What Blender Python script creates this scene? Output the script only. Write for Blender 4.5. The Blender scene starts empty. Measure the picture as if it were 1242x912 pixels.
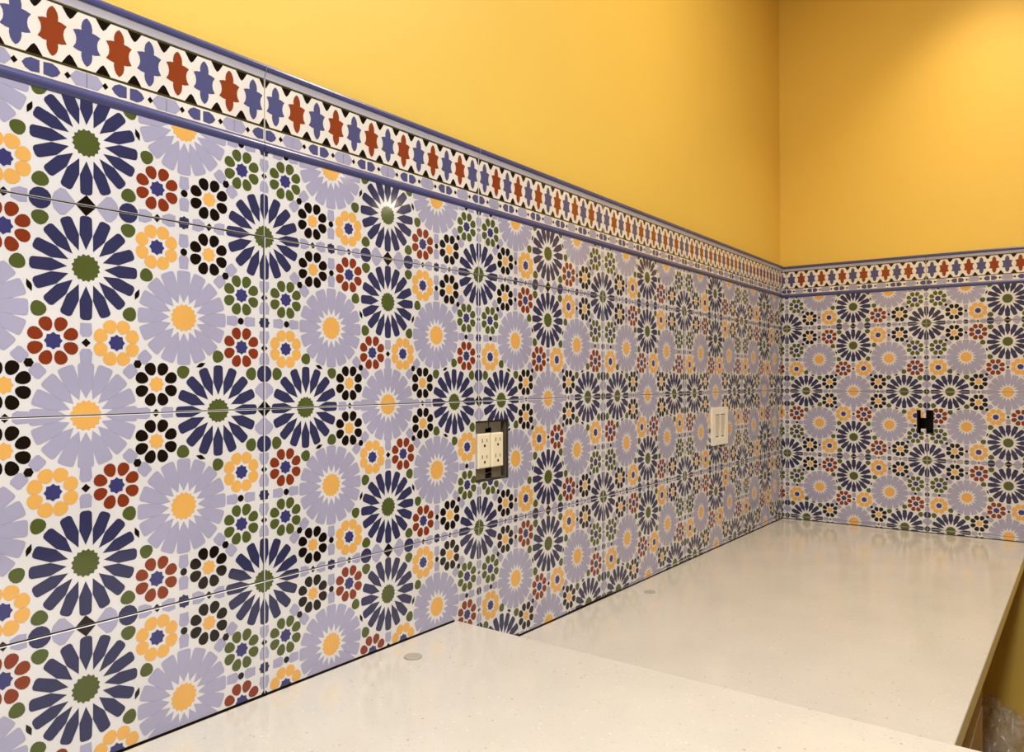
import bpy, bmesh, math, random
from mathutils import Vector, Matrix, noise
from math import sin, cos, pi, radians, tan, hypot, atan2

S = 0.22                      # one tile height in metres; every length below is in tile heights
YC = 9.88                     # the back wall's tile face
T0 = 2.0786                   # first upright tile joint on the back wall
ZB = -0.0154
COL = bpy.context.scene.collection
rnd = random.Random(7)

# ------------------------------------------------------------------ materials
def lin(c):
    return tuple(((v/255)/12.92 if v/255 <= .04045 else ((v/255+.055)/1.055)**2.4) for v in c) + (1,)

def mat(name, rgb, rough=.5, spec=.5, metal=0, var=.04, scale=14, bump=0, bscale=60, coat=0):
    m = bpy.data.materials.new(name); m.use_nodes = True
    nt = m.node_tree; b = nt.nodes['Principled BSDF']
    b.inputs['Roughness'].default_value = rough
    b.inputs['Metallic'].default_value = metal
    b.inputs['Specular IOR Level'].default_value = spec
    if coat:
        b.inputs['Coat Weight'].default_value = coat; b.inputs['Coat Roughness'].default_value = .05
    tc = nt.nodes.new('ShaderNodeTexCoord')
    n = nt.nodes.new('ShaderNodeTexNoise'); n.inputs['Scale'].default_value = scale; n.inputs['Detail'].default_value = 3
    nt.links.new(tc.outputs['Object'], n.inputs['Vector'])
    r = nt.nodes.new('ShaderNodeValToRGB')
    c = lin(rgb)
    r.color_ramp.elements[0].position = .3; r.color_ramp.elements[1].position = .7
    r.color_ramp.elements[0].color = tuple(v*(1-var) for v in c[:3]) + (1,)
    r.color_ramp.elements[1].color = tuple(min(1, v*(1+var)) for v in c[:3]) + (1,)
    nt.links.new(n.outputs['Fac'], r.inputs['Fac']); nt.links.new(r.outputs['Color'], b.inputs['Base Color'])
    if bump:
        n2 = nt.nodes.new('ShaderNodeTexNoise'); n2.inputs['Scale'].default_value = bscale
        nt.links.new(tc.outputs['Object'], n2.inputs['Vector'])
        bp = nt.nodes.new('ShaderNodeBump'); bp.inputs['Strength'].default_value = bump; bp.inputs['Distance'].default_value = .004
        nt.links.new(n2.outputs['Fac'], bp.inputs['Height']); nt.links.new(bp.outputs['Normal'], b.inputs['Normal'])
    return m

GL = dict(rough=.09, var=.06, scale=9, bump=.05, bscale=14)
M = {
 'white':  mat('glaze_white', (230, 228, 228), **GL),
 'blue':   mat('glaze_navy', (54, 55, 92), **GL),
 'light':  mat('glaze_periwinkle', (172, 170, 198), **GL),
 'green':  mat('glaze_olive_green', (84, 94, 46), **GL),
 'red':    mat('glaze_brick_red', (136, 56, 30), **GL),
 'yellow': mat('glaze_yellow_ochre', (236, 180, 96), **GL),
 'black':  mat('glaze_black', (22, 15, 13), **GL),
 'core':   mat('glaze_indigo', (62, 62, 118), **GL),
 'cream':  mat('glaze_cream', (238, 232, 222), **GL),
 'bblue':  mat('glaze_border_blue', (82, 84, 130), **dict(GL, rough=.26)),
 'bred':   mat('glaze_border_red', (146, 66, 34), **GL),
 'bgrey':  mat('glaze_pale_grey', (196, 194, 206), **GL),
 'olive':  mat('glaze_dark_olive', (72, 66, 34), **GL),
 'grout':  mat('grey_grout', (104, 100, 112), .8, .2, bump=.3),
 'cement': mat('cement_backer', (150, 122, 90), .9, .1, bump=.4),
 'paint':  mat('yellow_wall_paint', (243, 207, 98), .45, .35, var=.012, scale=3, bump=.06, bscale=90),
 'ceil':   mat('ceiling_paint', (240, 226, 190), .7, .2, var=.01),
 'wallw':  mat('pale_wall_paint', (214, 196, 160), .6, .2, var=.01),
 'floor':  mat('brown_floor', (104, 76, 52), .4, .4, var=.12, scale=5),
 'wood':   mat('tan_cabinet_wood', (190, 150, 104), .4, .4, var=.1, scale=8),
 'dwood':  mat('cabinet_inside_wood', (128, 86, 48), .5, .3, var=.1, scale=8),
 'plate':  mat('white_plastic', (252, 248, 240), .3, .5, var=.01),
 'ivory':  mat('ivory_plastic', (248, 236, 206), .32, .5, var=.01),
 'rocker': mat('rocker_plastic_shaded', (226, 216, 194), .32, .5, var=.01),  # plate plastic toned down: shade of the tilted rocker faces put into the colour
 'steel':  mat('zinc_steel', (150, 146, 132), .38, .5, metal=.8, var=.1, scale=30),
 'dark':   mat('black_plastic', (16, 12, 10), .45, .3, var=.1),
 'slot':   mat('slot_dark', (40, 34, 26), .6, .2, var=.1),
 'box':    mat('grey_box_inside', (92, 84, 70), .6, .3, var=.1),
 'disc':   mat('grey_translucent_plastic', (172, 165, 152), .35, .4, var=.03, scale=60),
}

def quartz():
    m = bpy.data.materials.new('white_quartz'); m.use_nodes = True
    nt = m.node_tree; b = nt.nodes['Principled BSDF']; N = nt.nodes.new; Lk = nt.links.new
    b.inputs['Roughness'].default_value = .13; b.inputs['Specular IOR Level'].default_value = .45
    tc = N('ShaderNodeTexCoord')
    def layer(sc, lo, hi, prev, colr):
        v = N('ShaderNodeTexVoronoi'); v.inputs['Scale'].default_value = sc
        Lk(tc.outputs['Object'], v.inputs['Vector'])
        d = N('ShaderNodeMapRange'); d.inputs['From Min'].default_value = .18; d.inputs['From Max'].default_value = .34
        d.inputs['To Min'].default_value = 1; d.inputs['To Max'].default_value = 0
        Lk(v.outputs['Distance'], d.inputs['Value'])
        sp = N('ShaderNodeSeparateColor'); Lk(v.outputs['Color'], sp.inputs['Color'])
        g = N('ShaderNodeMapRange'); g.inputs['From Min'].default_value = lo; g.inputs['From Max'].default_value = hi
        Lk(sp.outputs['Red'], g.inputs['Value'])
        mu = N('ShaderNodeMath'); mu.operation = 'MULTIPLY'
        Lk(d.outputs['Result'], mu.inputs[0]); Lk(g.outputs['Result'], mu.inputs[1])
        mx = N('ShaderNodeMix'); mx.data_type = 'RGBA'
        Lk(mu.outputs['Value'], mx.inputs['Factor'])
        if isinstance(prev, tuple): mx.inputs[6].default_value = prev
        else: Lk(prev, mx.inputs[6])
        mx.inputs[7].default_value = colr
        return mx.outputs[2]
    n = N('ShaderNodeTexNoise'); n.inputs['Scale'].default_value = 7; n.inputs['Detail'].default_value = 4
    Lk(tc.outputs['Object'], n.inputs['Vector'])
    r = N('ShaderNodeValToRGB'); Lk(n.outputs['Fac'], r.inputs['Fac'])
    r.color_ramp.elements[0].position = .3; r.color_ramp.elements[1].position = .7
    r.color_ramp.elements[0].color = lin((203, 198, 186)); r.color_ramp.elements[1].color = lin((210, 205, 193))
    o = layer(260, .72, .95, r.outputs['Color'], lin((190, 183, 170)))
    o = layer(170, .95, .99, o, lin((165, 154, 138)))
    o = layer(190, .90, .96, o, lin((226, 221, 210)))
    Lk(o, b.inputs['Base Color'])
    return m
M['quartz'] = quartz()

def film():
    m = bpy.data.materials.new('clear_plastic_film'); m.use_nodes = True
    nt = m.node_tree; b = nt.nodes['Principled BSDF']
    b.inputs['Base Color'].default_value = lin((236, 222, 206)); b.inputs['Roughness'].default_value = .18
    b.inputs['Alpha'].default_value = .5; b.inputs['Specular IOR Level'].default_value = .8
    tc = nt.nodes.new('ShaderNodeTexCoord'); n = nt.nodes.new('ShaderNodeTexNoise'); n.inputs['Scale'].default_value = 18
    n.inputs['Distortion'].default_value = 1.5
    nt.links.new(tc.outputs['Object'], n.inputs['Vector'])
    r = nt.nodes.new('ShaderNodeMapRange'); r.inputs['From Min'].default_value = .35; r.inputs['From Max'].default_value = .65
    r.inputs['To Min'].default_value = .16; r.inputs['To Max'].default_value = .55
    nt.links.new(n.outputs['Fac'], r.inputs['Value']); nt.links.new(r.outputs['Result'], b.inputs['Alpha'])
    return m
M['film'] = film()

# ------------------------------------------------------------------ mesh collecting
class MB:
    def __init__(s): s.v = []; s.f = []; s.m = []; s.names = []
    def mi(s, key):
        if key not in s.names: s.names.append(key)
        return s.names.index(key)
    def poly(s, pts, key):
        i = len(s.v); s.v += [tuple(p) for p in pts]; s.f.append(tuple(range(i, i+len(pts)))); s.m.append(s.mi(key))
    def box(s, a, b, key, bev=0):
        x0, y0, z0 = a; x1, y1, z1 = b
        if bev:
            bm = bmesh.new(); bmesh.ops.create_cube(bm, size=1)
            for q in bm.verts: q.co = Vector(((x0+x1)/2+q.co.x*(x1-x0), (y0+y1)/2+q.co.y*(y1-y0), (z0+z1)/2+q.co.z*(z1-z0)))
            bmesh.ops.bevel(bm, geom=bm.edges[:], offset=bev, segments=2, affect='EDGES', profile=.6)
            s.bm(bm, key); return
        c = [(x0,y0,z0),(x1,y0,z0),(x1,y1,z0),(x0,y1,z0),(x0,y0,z1),(x1,y0,z1),(x1,y1,z1),(x0,y1,z1)]
        i = len(s.v); s.v += c
        for q in ((0,3,2,1),(4,5,6,7),(0,1,5,4),(1,2,6,5),(2,3,7,6),(3,0,4,7)):
            s.f.append(tuple(i+k for k in q)); s.m.append(s.mi(key))
    def bm(s, bm, key):
        i = len(s.v); bm.verts.ensure_lookup_table()
        for k, q in enumerate(bm.verts): q.index = k
        s.v += [tuple(q.co) for q in bm.verts]
        for f in bm.faces: s.f.append(tuple(i+q.index for q in f.verts)); s.m.append(s.mi(key))
        bm.free()
    def build(s, name, parent=None, origin=(0,0,0), smooth=False, xf=None):
        """Link as ONE mesh; xf maps tile-height coordinates to the world, origin is where the object stands."""
        me = bpy.data.meshes.new(name)
        o = Vector(origin)
        vs = [(Vector(xf(*p)) if xf else Vector(p)) for p in s.v]
        me.from_pydata([tuple((p-o)*S) for p in vs], [], s.f)
        for k in s.names: me.materials.append(M[k])
        for p, k in zip(me.polygons, s.m): p.material_index = k; p.use_smooth = smooth
        me.update()
        ob = bpy.data.objects.new(name, me); COL.objects.link(ob)
        if parent:
            ob.parent = parent
            po = WORLD[parent.name]; ob.location = (o-po)*S
        else: ob.location = o*S
        WORLD[ob.name] = o
        return ob
WORLD = {}
def empty(name, loc):
    e = bpy.data.objects.new(name, None); COL.objects.link(e); e.location = Vector(loc)*S
    e.empty_display_size = .02; WORLD[e.name] = Vector(loc); return e
def tag(o, label, cat, group=None):
    o['label'] = label; o['category'] = cat
    if group: o['group'] = group
    return o
def struct(o): o['kind'] = 'structure'; return o

# wall frames: (u along the wall, v up, d out of the wall into the room) -> world
def XL(u, v, d): return (d, u, v)
def XB(u, v, d): return (u+T0, YC-d, v+ZB)

# ------------------------------------------------------------------ 2-D clipping
def clip(poly, planes):
    for a, b, c in planes:                       # keep a*u + b*v <= c
        out = []
        for i in range(len(poly)):
            p, q = poly[i-1], poly[i]
            dp, dq = a*p[0]+b*p[1]-c, a*q[0]+b*q[1]-c
            if (dp <= 0) != (dq <= 0):
                t = dp/(dp-dq); out.append((p[0]+t*(q[0]-p[0]), p[1]+t*(q[1]-p[1])))
            if dq <= 0: out.append(q)
        poly = out
        if len(poly) < 3: return None
    ar = sum(poly[i-1][0]*poly[i][1]-poly[i][0]*poly[i-1][1] for i in range(len(poly)))
    if abs(ar) < 2e-6: return None
    return poly if ar > 0 else poly[::-1]
def rect(u0, u1, v0, v1):
    r = []
    if u0 is not None: r.append((-1, 0, -u0))
    if u1 is not None: r.append((1, 0, u1))
    if v0 is not None: r.append((0, -1, -v0))
    if v1 is not None: r.append((0, 1, v1))
    return r

# ------------------------------------------------------------------ the tile's painted pattern, local a in [-1,1], v in [0,1]
def ngon(x, y, r, n, rot=0, sx=1, sy=1):
    return [(x+r*sx*cos(rot+2*pi*k/n), y+r*sy*sin(rot+2*pi*k/n)) for k in range(n)]
def star(x, y, r1, r2, n, rot=0):
    return [(x+(r1 if k % 2 == 0 else r2)*cos(rot+pi*k/n), y+(r1 if k % 2 == 0 else r2)*sin(rot+pi*k/n)) for k in range(2*n)]
def radial(x, y, ang, prof):                    # prof: (r, half width) from the centre outwards, symmetric
    c, s = cos(ang), sin(ang)
    pts = [(r, h) for r, h in prof if h > 0]
    full = []
    if prof[0][1] == 0: full.append((prof[0][0], 0))
    full += [(r, -h) for r, h in pts] + ([(prof[-1][0], 0)] if prof[-1][1] == 0 else []) + [(r, h) for r, h in reversed(pts)]
    return [(x+r*c-h*s, y+r*s+h*c) for r, h in full]

def egg(x, y, ang, hl, hw):                     # round petal, a little pointed towards -ang
    c, s = cos(ang), sin(ang); out = []
    for k in range(14):
        t = 2*pi*k/14; r = hl*cos(t); w = hw*sin(t)*(1+.18*cos(t))
        out.append((x+r*c-w*s, y+r*s+w*c))
    return out

def flower(x, y, kind, R=.246):
    out = []
    k_ = R/.246
    if kind == 'blue':
        prof = [(.086, 0), (.156, .0298), (.176, .0296), (.234, .0280), (.243, .0235), (.248, .0125)]
        for k in range(16): out.append(('blue', radial(x, y, k*pi/8, [(r*k_, h*k_) for r, h in prof]), 1))
        out.append(('green', star(x, y, .067*k_, .058*k_, 16, pi/16), 1))
    else:
        prof = [(.080, 0), (.128, .0254), (.18, .0352), (.234, .0385), (.246, .0340), (.249, .0180)]
        for k in range(16): out.append(('light', radial(x, y, k*pi/8, [(r*k_, h*k_) for r, h in prof]), 1))
        out.append(('yellow', star(x, y, .074*k_, .064*k_, 16, pi/16), 1))
    return out
def rosette(x, y, kind):
    col = {'Y': 'yellow', 'R': 'red', 'K': 'black', 'G': 'green'}[kind]
    w = .0335 if kind == 'Y' else .029
    out = [(col, egg(x+.083*cos(a), y+.083*sin(a), a, .034, w), 1) for a in [pi/8+k*pi/4 for k in range(8)]]
    out.append(('yellow' if kind == 'K' else 'core', star(x, y, .041, .033, 8, 0), 1))
    return out

def tile_pattern():
    P = []
    for x, y in ((0, .702), (.702, 0), (1, 1)): P += flower(x, y, 'blue')
    for x, y in ((.5, .497), (0, 0)): P += flower(x, y, 'light')
    half = []                                    # elements with a >= 0, mirrored below
    def both(fn):                                # fn(swap) -> list; the design is symmetric about its diagonal
        for sw in (0, 1):
            for c, poly, l in fn(): half.append((c, [(q, p) for p, q in poly] if sw else poly, l))
    both(lambda: [('black', ngon(0, 1, .05, 4, 0), 2)])
    both(lambda: [('core' if 0 else 'blue', ngon(.203, 1, .049, 14), 1), ('blue', star(.5, 1, .036, .029, 8), 1)])
    for a in (.352, .646): both(lambda: [('black', ngon(a, 1, .021, 4), 2)])
    both(lambda: [('black', ngon(0, .346, .021, 4), 2)])
    both(lambda: [('black', ngon(.5, .845, .02, 8), 2)])
    half.append(('black', ngon(.748, .745, .022, 6), 2)); half.append(('black', ngon(.25, .248, .022, 6), 2))
    both(lambda: [('black', radial(.248, .598, atan2(.5, .2), [(-.03, 0), (-.006, .011), (.006, .011), (.03, 0)]), 2)])
    both(lambda: [('green', egg(.203, .912, pi/2, .034, .037), 1)])
    both(lambda: [('green', egg(.295, .70, pi*.2, .034, .034), 1), ('green', egg(.211, .497, -pi*.65, .036, .034), 1)])
    both(lambda: [('light', radial(.5, .79, pi/2, [(-.034, .024), (.02, .029), (.036, .018)]), 0), ('light', radial(.5, .905, pi/2, [(-.036, .018), (-.02, .029), (.034, .024)]), 0)])
    both(lambda: [('light', radial(0, .41, pi/2, [(-.036, .018), (-.02, .029), (.03, .026)]), 0), ('light', radial(0, .283, pi/2, [(-.034, .026), (.016, .030), (.034, .018)]), 0)])
    both(lambda: [('light', radial(.29, 1, 0, [(-.034, .03), (0, .034), (.034, .018)]), 0), ('light', radial(.415, 1, 0, [(-.036, .018), (0, .034), (.036, .028)]), 0),
                  ('light', radial(.585, 1, 0, [(-.036, .028), (0, .034), (.034, .018)]), 0), ('light', radial(.706, 1, 0, [(-.03, .018), (.0, .032), (.034, .03)]), 0)])
    for c0 in (.712, .785, .213, .287): half.append(('light', radial(c0, c0-.003, pi/4, [(-.032, .022), (-.02, .03), (.02, .03), (.032, .022)]), 0))
    both(lambda: [('light', radial(0, 1, 0, [(.052, .010), (.095, .060), (.118, .062), (.145, .036), (.152, .014)]), 0)])
    for x, y, k in ((.146, .35, 'Y'), (.35, .146, 'K'), (.352, .85, 'Y'), (.646, .85, 'K'), (.85, .646, 'G'), (.85, .352, 'R')):
        half += rosette(x, y, k)
    swap = {'R': 'Y', 'Y': 'R'}
    for x, y in ((-.702, 0), (-1, 1)): P += flower(x, y, 'blue')
    P += flower(-.5, .497, 'light')
    for c, poly, l in half: P.append((c, poly, l))
    # left half: mirror, brick red and ochre rosettes change places
    left = [(c, [(-p, q) for p, q in poly], l) for c, poly, l in half if not (c in ('red',) )]
    left = []
    ros = []
    for x, y, k in ((.146, .35, 'Y'), (.35, .146, 'K'), (.352, .85, 'Y'), (.646, .85, 'K'), (.85, .646, 'G'), (.85, .352, 'R')):
        ros += rosette(-x, y, swap.get(k, k))
    n_r = 6*9
    for c, poly, l in half[:-n_r]: left.append((c, [(-p, q) for p, q in poly], l))
    P += left + ros
    # drop shapes that lie wholly outside and duplicates on the axis
    out, seen = [], set()
    for c, poly, l in P:
        cx = sum(p[0] for p in poly)/len(poly); cy = sum(p[1] for p in poly)/len(poly)
        key = (c, round(cx, 3)+0., round(cy, 3)+0.)
        if key in seen: continue
        seen.add(key); out.append((c, poly, l))
    return out
PAT = tile_pattern()

GAP = .0024; CH = .003
def lay_tiles(mb, u_lo, u_hi, regions, v_hi):
    """Glazed tiles with chamfered edges and painted pattern, clipped to the convex regions."""
    k0, k1 = math.floor(u_lo/2), math.ceil(u_hi/2)
    for k in range(k0, k1):
        for r in range(-3, 2):
            flip = r % 2 != 0
            jd = rnd.uniform(-.0025, .0025)      # tiles never sit perfectly level
            tu, tv = rnd.uniform(-.003, .003), rnd.uniform(-.003, .003)
            uc = 2*k+1
            R0 = rect(2*k+GAP, 2*k+2-GAP, r+GAP, r+1-GAP)
            R1 = rect(2*k+GAP+CH, 2*k+2-GAP-CH, r+GAP+CH, r+1-GAP-CH)
            full = [(2*k+GAP, r+GAP), (2*k+2-GAP, r+GAP), (2*k+2-GAP, r+1-GAP), (2*k+GAP, r+1-GAP)]
            inner = [(2*k+GAP+CH, r+GAP+CH), (2*k+2-GAP-CH, r+GAP+CH), (2*k+2-GAP-CH, r+1-GAP-CH), (2*k+GAP+CH, r+1-GAP-CH)]
            def dep(u, v): return jd + tu*(u-uc)/1 + tv*(v-r-.5)
            for reg in regions:
                base = clip(inner, reg)
                if base: mb.poly([(u, v, dep(u, v)) for u, v in base], 'white')
                for i in range(4):               # chamfer strips
                    a, b = full[i], full[(i+1) % 4]; c, d = inner[(i+1) % 4], inner[i]
                    st = clip([a, b, c, d], reg)
                    if st:
                        def dd(u, v):
                            e = min(u-full[0][0], full[1][0]-u, v-full[0][1], full[2][1]-v)
                            return dep(u, v) - .004*(1-min(1, max(0, e)/CH))
                        mb.poly([(u, v, dd(u, v)) for u, v in st], 'white')
                for c, poly, l in PAT:
                    if flip: q = [(uc-a, r+1-v) for a, v in poly]
                    else: q = [(uc+a, r+v) for a, v in poly]
                    us = [p[0] for p in q]; vs = [p[1] for p in q]
                    if max(us) < 2*k or min(us) > 2*k+2 or max(vs) < r or min(vs) > r+1: continue
                    q = clip(q, R1)
                    q = q and clip(q, reg)
                    if q: mb.poly([(u, v, dep(u, v)+.0006+.0004*l) for u, v in q], c)

def grout_plane(mb, u0, u1, v0, v1, regions):
    for reg in regions:
        q = clip([(u0, v0), (u1, v0), (u1, v1), (u0, v1)], reg)
        if q: mb.poly([(u, v, -.008) for u, v in q], 'grout')

# ------------------------------------------------------------------ border
VB0, VB1, VB2, VB3, VB4 = 1.500, 1.557, 1.637, 1.920, 2.004
def border_band(u0, u1):
    mb = MB()
    zz = .004
    k0, k1 = math.floor(u0/2), math.ceil(u1/2)
    R = rect(u0, u1, None, None)
    def put(poly, key, lift):
        q = clip(poly, R)
        if q: mb.poly([(u, v, zz+lift) for u, v in q], key)
    # slab of the band with its joints
    for k in range(k0, k1):
        a, b = max(u0, 2*k+.003), min(u1, 2*k+2-.003)
        mb.box((a, VB1-.004, -.035), (b, VB3+.004, zz), 'cream')
        def loc(poly): return [(2*k+p, v) for p, v in poly]
        clipk = rect(2*k+.005, 2*k+1.995, None, None)
        def put(poly, key, lift, clipk=clipk, k=k):
            q = clip([(2*k+p, v) for p, v in poly], R+clipk)
            if q: mb.poly([(u, v, zz+lift) for u, v in q], key)
        for v in (VB2-.002, VB3-.010): put([(0, v), (2, v), (2, v+.012), (0, v+.012)], 'olive', .0004)
        n = 13; w = 2/n; vc = (VB2+VB3)/2
        prof = [(0, .116), (.012, .106), (.021, .09), (.025, .07), (.024, .052), (.040, .050), (.062, .042), (.050, .02), (.047, 0)]
        right = prof + [(p, -v) for p, v in reversed(prof[:-1])]
        shape = right + [(-p, v) for p, v in reversed(right[1:-1])]
        for i in range(n):
            c = (i+.5)*w
            put([(c+p*1.02, vc+v) for p, v in shape], 'bblue' if i % 2 == 0 else 'bred', .0008)
        for i in range(n+1):
            c = i*w
            put([(c-.036, VB2+.010), (c+.036, VB2+.010), (c+.012, VB2+.048), (c, VB2+.058), (c-.012, VB2+.048)], 'black', .0006)
            put([(c+.036, VB3-.010), (c-.036, VB3-.010), (c-.012, VB3-.048), (c, VB3-.058), (c+.012, VB3-.048)], 'black', .0006)
        vm = (VB1+VB2)/2-.002
        for i in range(6):
            c = i*.4
            for sg in (-1, 1):
                put([(c+sg*p, vm+v) for p, v in [(.008, -.028), (.045, -.032), (.068, -.02), (.082, 0), (.068, .02), (.045, .032), (.008, .028)]], 'bblue', .0008)
                put([(c+sg*p, vm+v) for p, v in [(.098, 0), (.113, -.017), (.128, 0), (.113, .017)]], 'black', .0008)
                put([(c+sg*p, vm+v) for p, v in [(.124, .004), (.15, .036), (.201, .036), (.201, -.034), (.15, -.034), (.124, -.004)]], 'light', .0006)
    return mb

def sweep(profile, keys, u0, u1):
    """Moulding of given (d, v) profile along u; joints every two tiles."""
    mb = MB()
    for k in range(math.floor(u0/2), math.ceil(u1/2)):
        a, b = max(u0, 2*k+.0025), min(u1, 2*k+2-.0025)
        n = len(profile)
        for i in range(n-1):
            (d0, v0), (d1, v1) = profile[i], profile[i+1]
            mb.poly([(a, v0, d0), (b, v0, d0), (b, v1, d1), (a, v1, d1)], keys[i])
        mb.poly([(a, v, d) for d, v in profile], keys[0]); mb.poly([(b, v, d) for d, v in reversed(profile)], keys[0])
    return mb
def liner(u0, u1):
    prof = [(-.03, VB0), (.003, VB0)] + [(.004+.010*sin(pi*t/8), VB0+.002+(VB1-VB0-.004)*t/8) for t in range(9)] + [(-.03, VB1)]
    return sweep(prof, ['bblue']*len(prof), u0, u1)
def cap(u0, u1):
    vg = VB3+.040
    prof = [(-.035, VB3), (.004, VB3), (.007, VB3+.003)]
    keys = ['bgrey', 'bgrey']
    for t in range(1, 7):
        s = t/6; prof.append((.007+.010*s**1.5, VB3+.003+(vg-VB3-.003)*s)); keys.append('bgrey')
    for d, v in ((.020, vg+.002), (.024, vg+.010), (.026, vg+.022), (.026, VB4-.018), (.023, VB4-.008), (.017, VB4-.002), (.010, VB4)):
        prof.append((d, v)); keys.append('bblue')
    prof.append((-.035, VB4)); keys.append('bblue')
    return sweep(prof, keys, u0, u1)

# ------------------------------------------------------------------ setting
ZR = -1.660                                     # raised counter top
def zl(y): return -1.990-.0098*(y-1.7)          # lower counter top, it falls a little to the back
YS = 1.70                                       # step between the two counters at the wall
FLOOR, CEIL = -5.6, 7.0
HL = (1.955, 2.395, -.645, -.160)               # outlet opening, left wall
HB = (1.945-T0, 2.166-T0, -.612, -.268)         # dark opening, back wall (u, v)
TH = .036

def wall_with_hole(xf, u0, u1, hole, depth, dz=0, top=CEIL):
    mb = MB(); a, b, c, d = hole
    mb.box((u0, VB4-.02, -depth), (u1, top-dz, -TH), 'paint')
    lo = -2.3
    mb.box((u0, lo, -depth), (a, VB4-.02, -TH), 'cement'); mb.box((b, lo, -depth), (u1, VB4-.02, -TH), 'cement')
    mb.box((a, lo, -depth), (b, c, -TH), 'cement'); mb.box((a, d, -depth), (b, VB4-.02, -TH), 'cement')
    mb.box((u0, FLOOR-dz, -depth), (u1, lo, -TH), 'paint')
    return mb
w = wall_with_hole(XL, -12, YC+.6, HL, .6).build('wall_left', None, (0, 0, FLOOR), xf=XL); struct(w)
w = wall_with_hole(XB, -T0-TH+.0, 5.2-T0, HB, .6, ZB).build('wall_back', None, (0, YC, FLOOR), xf=XB); struct(w)
mb = MB(); mb.box((-.6, -12.6, FLOOR-.3), (24.6, 26.6, FLOOR), 'floor'); struct(mb.build('floor', None, (0, 0, FLOOR)))
mb = MB(); mb.box((-.6, -12.6, CEIL), (24.6, 26.6, CEIL+.3), 'ceil'); struct(mb.build('ceiling', None, (0, 0, CEIL)))
mb = MB(); mb.box((24, -12, FLOOR), (24.6, 26, CEIL), 'wallw'); struct(mb.build('wall_right', None, (24, 0, FLOOR)))
mb = MB(); mb.box((-.6, -12.6, FLOOR), (24.6, -12, CEIL), 'wallw'); struct(mb.build('wall_front', None, (0, -12, FLOOR)))
mb = MB(); mb.box((-.6, 20, FLOOR), (24.6, 26.6, CEIL), 'wallw'); struct(mb.build('wall_far', None, (0, 26, FLOOR)))

# ------------------------------------------------------------------ tiled backsplashes
def backsplash(label, xf, u0, u1, regions, v_lo, origin):
    e = empty('tile_backsplash', origin)
    tag(e, label, 'backsplash', 'patterned tile backsplashes')
    mb = MB(); grout_plane(mb, u0, u1, v_lo, VB0+.01, regions); lay_tiles(mb, u0, u1, regions, VB0)
    mb.build('tile_field', e, origin, xf=xf)
    border_band(u0, u1).build('star_border', e, origin, xf=xf)
    liner(u0, u1).build('pencil_liner', e, origin, xf=xf, smooth=True)
    cap(u0, u1).build('cap_moulding', e, origin, xf=xf)
    return e

UL0, UL1 = -8, YC-.001
gl = .0095
sl = -.0098
low_l = [(sl, -1, -(-1.990+gl-sl*1.7))]          # v >= line of the lower counter
low_l = [(sl, -1, 1.990-gl+sl*1.7)]
a, b, c, d = HL
regL = [rect(UL0, YS, ZR+gl, VB0),
        rect(YS, a, None, VB0)+low_l,
        rect(a, b, d, VB0)+low_l, rect(a, b, None, c)+low_l,
        rect(b, UL1, None, VB0)+low_l]
assert a > YS
backsplash('long tiled backsplash on the left wall, rows of navy and lavender star flowers', XL, UL0, UL1, regL, -2.2, (0, 0, ZR))
UB0, UB1 = -T0+.002, 4.2-T0
a, b, c, d = HB
na, nb = 2.000-T0, 2.068-T0                       # the tile tongues that make the opening an H
vb = zl(YC)+gl-ZB
regB = [rect(UB0, a, vb, VB0), rect(b, UB1, vb, VB0), rect(a, b, d, VB0), rect(a, b, vb, c),
        rect(na, nb, d-.115, d), rect(na, nb, c, c+.07)]
backsplash('short tiled backsplash on the back wall beyond the corner, with a black H-shaped opening', XB, UB0, UB1, regB, -2.2, (1, YC, -2.07))

# ------------------------------------------------------------------ counters
XF = 3.26
def slab(name, pts_top, thick, bev, label):
    """Stone slab from a list of (x, y, z) top corners."""
    bm = bmesh.new()
    t = [bm.verts.new(p) for p in pts_top]; q = [bm.verts.new((p[0], p[1], p[2]-thick)) for p in pts_top]
    n = len(t); bm.faces.new(t); bm.faces.new(q[::-1])
    for i in range(n): bm.faces.new((t[i], q[i], q[(i+1) % n], t[(i+1) % n]))
    bmesh.ops.recalc_face_normals(bm, faces=bm.faces[:])
    bmesh.ops.bevel(bm, geom=bm.edges[:], offset=bev, segments=3, affect='EDGES', profile=.5)
    mb = MB(); mb.bm(bm, 'quartz')
    o = mb.build(name, None, (1.6, pts_top[0][1], pts_top[0][2]-thick))
    return tag(o, label, 'countertop')
def ye(x): return 1.72-.0235*x                   # far edge of the raised counter
slab('countertop', [(.007, -8, ZR), (4.6, -8, ZR), (4.6, ye(4.6), ZR), (.007, ye(0), ZR)], .30, .010,
     'raised white speckled quartz countertop nearest the camera')
y0 = ye(0)+.002
def fx(y): return 3.225+.0125*(y-2.5)
slab('countertop', [(.007, y0, zl(y0)), (fx(y0), y0-.08, zl(y0)), (fx(YC), YC-.007, zl(YC)), (.007, YC-.007, zl(YC))], .13, .010,
     'lower white quartz countertop running into the tiled corner')

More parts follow.
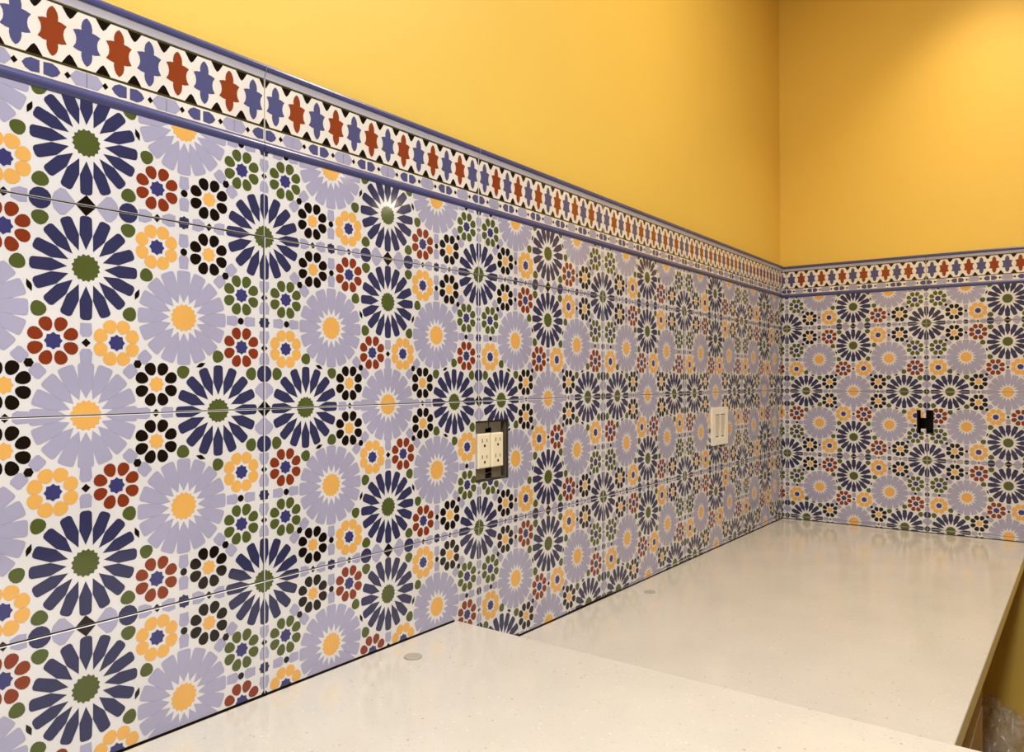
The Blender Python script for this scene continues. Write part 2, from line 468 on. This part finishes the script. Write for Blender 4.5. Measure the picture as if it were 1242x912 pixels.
# base cabinet under the raised counter; its front runs on a little below the lower one
cx1 = 3.205; yc0, yc1 = -8, 4.42
e = empty('base_cabinet', (1.6, 0, FLOOR)); tag(e, 'tan wooden base cabinet beneath the counters, its front edge showing below the lower counter', 'cabinet')
zt = zl(yc1)-.135
mb = MB()
mb.box((.05, 1.9, FLOOR+.45), (cx1-.09, yc1-.0, zt-.0), 'wood')
mb.box((.05, yc0, FLOOR+.45), (cx1-.09, 1.60, ZR-.305), 'wood')
mb.box((.05, 1.60, FLOOR+.45), (cx1-.09, 1.91, zt-.03), 'wood')
mb.box((.05, yc0, FLOOR+.002), (cx1-.45, yc1-.1, FLOOR+.46), 'dwood'); mb.build('body', e, (1.6, 0, FLOOR))
mb = MB(); mb.box((cx1-.09, 1.75, zt-.26), (cx1, yc1, zt), 'wood', .012); mb.build('face_rail', e, (cx1, 1.75, zt))
def door(y0, y1, z1):
    mb = MB(); mb.box((cx1-.088, y0, FLOOR+.5), (cx1-.02, y1, z1), 'dwood', .012)
    for p, q, r, s in ((y0, y0+.28, FLOOR+.5, z1), (y1-.28, y1, FLOOR+.5, z1), (y0+.28, y1-.28, FLOOR+.5, FLOOR+.78), (y0+.28, y1-.28, z1-.28, z1)):
        mb.box((cx1-.05, p, r), (cx1+.002, q, s), 'wood', .01)
    dd = mb.build('door', e, (cx1, y0, FLOOR+.5))
    mb = MB(); ym = y1-.14; mb.box((cx1+.06, ym-.02, z1-.9), (cx1+.10, ym+.02, z1-.35), 'steel', .012)
    for z in (z1-.85, z1-.4): mb.box((cx1, ym-.015, z-.015), (cx1+.07, ym+.015, z+.015), 'steel')
    mb.build('handle', dd, (cx1, ym, z1-.9))
door(1.8, 4.40, zt-.28)
for i in range(4): door(-7.95+2.4*i, -5.6+2.4*i, ZR-.36)

# ------------------------------------------------------------------ double outlet without its cover plate
u0, u1, v0, v1 = HL
e = empty('double_outlet', (-.1, (u0+u1)/2, (v0+v1)/2))
tag(e, 'double electrical outlet without cover plate, in a grey box cut into the left tiled wall', 'outlet')
org = (-.1, (u0+u1)/2, (v0+v1)/2)
mb = MB(); g = .004; dp = -.30
A, B_, C_, D_ = u0+g, u1-.012, v0+g, v1-g
mb.box((A, C_, dp), (B_, D_, dp+.012), 'box')
mb.box((A, C_, dp+.012), (A+.012, D_, -.014), 'box'); mb.box((B_-.012, C_, dp+.012), (B_, D_, -.014), 'box')
mb.box((A+.012, C_, dp+.012), (B_-.012, C_+.012, -.014), 'box'); mb.box((A+.012, D_-.012, dp+.012), (B_-.012, D_, -.014), 'box')
mb.build('junction_box', e, org, xf=XL)
for (p0, p1) in ((1.972, 2.128), (2.147, 2.303)):
    pm = (p0+p1)/2
    mb = MB()
    mb.box((p0, -.537, -.20), (p1, -.262, .016), 'ivory', .008)
    mb.box((p0+.012, -.530, .012), (p1-.012, -.268, .021), 'ivory', .004)
    for vc in (-.335, -.465):
        mb.box((pm-.034, vc+.004, .0205), (pm-.026, vc+.034, .0216), 'slot'); mb.box((pm+.024, vc+.006, .0205), (pm+.032, vc+.032, .0216), 'slot')
        mb.poly([(u, v, .0217) for u, v in ngon(pm, vc-.022, .012, 10)], 'slot')
    rc = mb.build('receptacle', e, (.0, pm, -.4), xf=XL)
    for sg in (-1, 1):
        mb = MB(); va = -.262 if sg > 0 else -.537; vb_ = va+sg*.088
        lo, hi = min(va, vb_), max(va, vb_)
        cut = .034
        if p0 < 2: mb.box((p0, lo, -.02), (p1-cut, hi, -.008), 'steel', .003); mb.box((p1-cut, (lo+hi)/2-.005, -.02), (p1+.002, hi if sg > 0 else (lo+hi)/2, -.008), 'steel')
        else: mb.box((p0+cut, lo, -.02), (p1, hi, -.008), 'steel', .003); mb.box((p0-.002, (lo+hi)/2, -.02), (p0+cut, hi if sg > 0 else (lo+hi)/2+.005, -.008), 'steel')
        st = mb.build('mounting_strap', rc, (0, pm, (lo+hi)/2), xf=XL)

# ------------------------------------------------------------------ double switch with plate
e = empty('light_switch', (.002, 7.09, -.445)); tag(e, 'white double rocker switch with cover plate on the left tiled wall near the corner', 'switch')
o_ = (.002, 7.09, -.445)
P0, P1, Q0, Q1 = 6.82, 7.37, -.692, -.198
open_ = ((6.925, 7.085), (7.118, 7.278)); qa, qb = -.592, -.288
mb = MB()
for p, q in ((P0, open_[0][0]), (open_[0][1], open_[1][0]), (open_[1][1], P1)): mb.box((p, Q0, .003), (q, Q1, .030), 'plate')
for p, q in open_: mb.box((p, Q0, .003), (q, qa, .030), 'plate'); mb.box((p, qb, .003), (q, Q1, .030), 'plate')
mb.build('cover_plate', e, o_, xf=XL)
for p, q in open_:
    mb = MB(); m = (qa+qb)/2
    mb.box((p, qa, .003), (q, qb, .008), 'slot')
    a_, b_ = p+.026, q-.026
    lo, hi = qa+.012, qb-.012
    pr = [(a_, lo, .016), (b_, lo, .016), (b_, m, .024), (a_, m, .024)]; mb.poly(pr, 'rocker')
    mb.poly([(a_, m, .024), (b_, m, .024), (b_, hi, .034), (a_, hi, .034)], 'rocker')
    mb.poly([(a_, lo, .008), (b_, lo, .008), (b_, lo, .016), (a_, lo, .016)], 'rocker'); mb.poly([(a_, hi, .008), (a_, hi, .034), (b_, hi, .034), (b_, hi, .008)], 'rocker')
    for x in (a_, b_): mb.poly([(x, lo, .008), (x, lo, .016), (x, m, .024), (x, hi, .034), (x, hi, .008)], 'rocker')
    mb.build('rocker', e, (.01, (p+q)/2, m), xf=XL)
for p, q in open_:
    for v in (Q0+.05, Q1-.05):
        mb = MB(); mb.poly([(u, w_, .0325) for u, w_ in ngon((p+q)/2, v, .013, 12)], 'plate')
        r1 = ngon((p+q)/2, v, .013, 12)
        for i in range(12): mb.poly([(r1[i-1][0], r1[i-1][1], .029), (r1[i][0], r1[i][1], .029), (r1[i][0], r1[i][1], .0325), (r1[i-1][0], r1[i-1][1], .0325)], 'plate')
        mb.box(((p+q)/2-.011, v-.0015, .0322), ((p+q)/2+.011, v+.0015, .0328), 'slot')
        mb.build('screw', e, (.03, (p+q)/2, v), xf=XL)

# ------------------------------------------------------------------ black outlet box in the back wall
u0, u1, v0, v1 = HB
om = XB((u0+u1)/2, (v0+v1)/2, -.2)
mb = MB(); g = .003; dp = -.36; tt = .012
A, B_, C_, D_ = u0+g, u1-g, v0+g, v1-g
mb.box((A, C_, dp), (B_, D_, dp+tt), 'dark')
mb.box((A, C_, dp+tt), (A+tt, D_, -.016), 'dark'); mb.box((B_-tt, C_, dp+tt), (B_, D_, -.016), 'dark')
mb.box((A+tt, C_, dp+tt), (B_-tt, C_+tt, -.016), 'dark'); mb.box((A+tt, D_-tt, dp+tt), (B_-tt, D_, -.016), 'dark')
o = mb.build('outlet_box', None, om, xf=XB); tag(o, 'black empty outlet box behind an H-shaped opening in the back wall tiles', 'outlet box')

# ------------------------------------------------------------------ two small grey discs on the counters
def disc(x, y, z, r, h, label):
    mb = MB(); n = 36; rings = [(r*.96, 0), (r, h*.3), (r*.97, h*.8), (r*.88, h), (r*.55, h*.9)]
    for (ra, ha), (rb, hb) in zip(rings, rings[1:]):
        for i in range(n):
            t0, t1 = 2*pi*i/n, 2*pi*(i+1)/n
            mb.poly([(x+ra*cos(t0), y+ra*sin(t0), z+ha), (x+ra*cos(t1), y+ra*sin(t1), z+ha), (x+rb*cos(t1), y+rb*sin(t1), z+hb), (x+rb*cos(t0), y+rb*sin(t0), z+hb)], 'disc')
    mb.poly([(x+rings[-1][0]*cos(2*pi*i/n), y+rings[-1][0]*sin(2*pi*i/n), z+rings[-1][1]) for i in range(n)], 'disc')
    mb.poly([(x+rings[0][0]*cos(-2*pi*i/n), y+rings[0][0]*sin(-2*pi*i/n), z) for i in range(n)], 'disc')
    o = mb.build('plastic_disc', None, (x, y, z)); tag(o, label, 'disc', 'small grey discs on the counters')
disc(.275, .955, ZR, .060, .010, 'small round grey disc lying on the raised counter near the wall')
disc(.276, 4.475, zl(4.475), .056, .010, 'small round grey disc lying on the lower counter near the wall')

# ------------------------------------------------------------------ crumpled clear plastic bag on the floor under the lower counter
bm = bmesh.new(); bmesh.ops.create_icosphere(bm, subdivisions=5, radius=1)
for v in bm.verts:
    p = v.co.copy(); s = noise.noise(p*1.3)*.22+noise.noise(p*3.1+Vector((3, 1, 2)))*.14
    rdg = 1-abs(noise.noise(p*4.3+Vector((7, 2, 5))))*2; s += .10*rdg
    rdg = 1-abs(noise.noise(p*9+Vector((1, 9, 5))))*2; s += .035*rdg
    q = p*(1+s)
    top = max(0, q.z)
    k = 1-.42*min(1, top)                        # gathered towards its mouth
    v.co = Vector((q.x*.62*k, q.y*.62*k, (q.z*.98 if q.z > 0 else max(-.75, q.z*.9))))
bmesh.ops.recalc_face_normals(bm, faces=bm.faces[:])
zmin = min(v.co.z for v in bm.verts); zmax = max(v.co.z for v in bm.verts)
BX, BY, BH = 2.99, 9.0, 1.66
for v in bm.verts: v.co = Vector((v.co.x+BX, v.co.y+BY, FLOOR+.003+(v.co.z-zmin)/(zmax-zmin)*BH))
mb = MB(); mb.bm(bm, 'film'); o = mb.build('plastic_bag', None, (BX, BY, FLOOR), smooth=True)
tag(o, 'crumpled clear plastic bag on the floor below the lower counter', 'bag')

# ------------------------------------------------------------------ light: recessed ceiling downlights, soft bounce
def lamp(name, x, y, w, size, col, z=CEIL-.03, spread=150):
    l = bpy.data.lights.new(name, 'AREA'); l.shape = 'DISK'; l.size = size; l.energy = w; l.color = col; l.spread = radians(spread)
    o = bpy.data.objects.new(name, l); COL.objects.link(o); o.location = Vector((x, y, z))*S
    return o
WARM = (1, .82, .60); MID = (.94, .96, 1)
lamp('downlight', 2.95, 8.55, 2.5, .14, WARM, spread=85)
lamp('downlight', 3.6, 4.6, 18, .16, WARM, spread=180)
lamp('downlight', 17.9, 18.7, 3.2, .09, WARM, spread=180)
lamp('downlight', 15.8, 14.6, .8, .12, WARM, spread=180)
lamp('downlight', 4.5, -.5, 18, .22, MID)
lamp('downlight', 4.5, -4.5, 22, .22, MID)
lamp('downlight', 4.5, -9.0, 16, .22, MID)
wd = bpy.data.worlds.new('World'); bpy.context.scene.world = wd; wd.use_nodes = True
wd.node_tree.nodes['Background'].inputs['Color'].default_value = (1, .86, .66, 1)
wd.node_tree.nodes['Background'].inputs['Strength'].default_value = .3

# ------------------------------------------------------------------ camera
cam = bpy.data.cameras.new('Camera'); co = bpy.data.objects.new('Camera', cam); COL.objects.link(co)
cam.sensor_width = 36; cam.sensor_fit = 'HORIZONTAL'; cam.lens = 36*934.53/1242; cam.clip_start = .01
yaw, pitch, roll = .6289, .0059, -.0023
fw = Vector((-sin(yaw)*cos(pitch), cos(yaw)*cos(pitch), sin(pitch))); rt = Vector((cos(yaw), sin(yaw), 0)); up = rt.cross(fw)
r2 = cos(roll)*rt+sin(roll)*up; u2 = -sin(roll)*rt+cos(roll)*up
mw = Matrix((r2, u2, -fw)).transposed().to_4x4(); mw.translation = Vector((3.80, -2.7745, .1609))*S
co.matrix_world = mw
sc = bpy.context.scene; sc.camera = co
sc.view_settings.view_transform = 'Standard'; sc.view_settings.look = 'None'; sc.view_settings.gamma = 1; sc.view_settings.use_curve_mapping = False
sc.view_settings.exposure = -.1
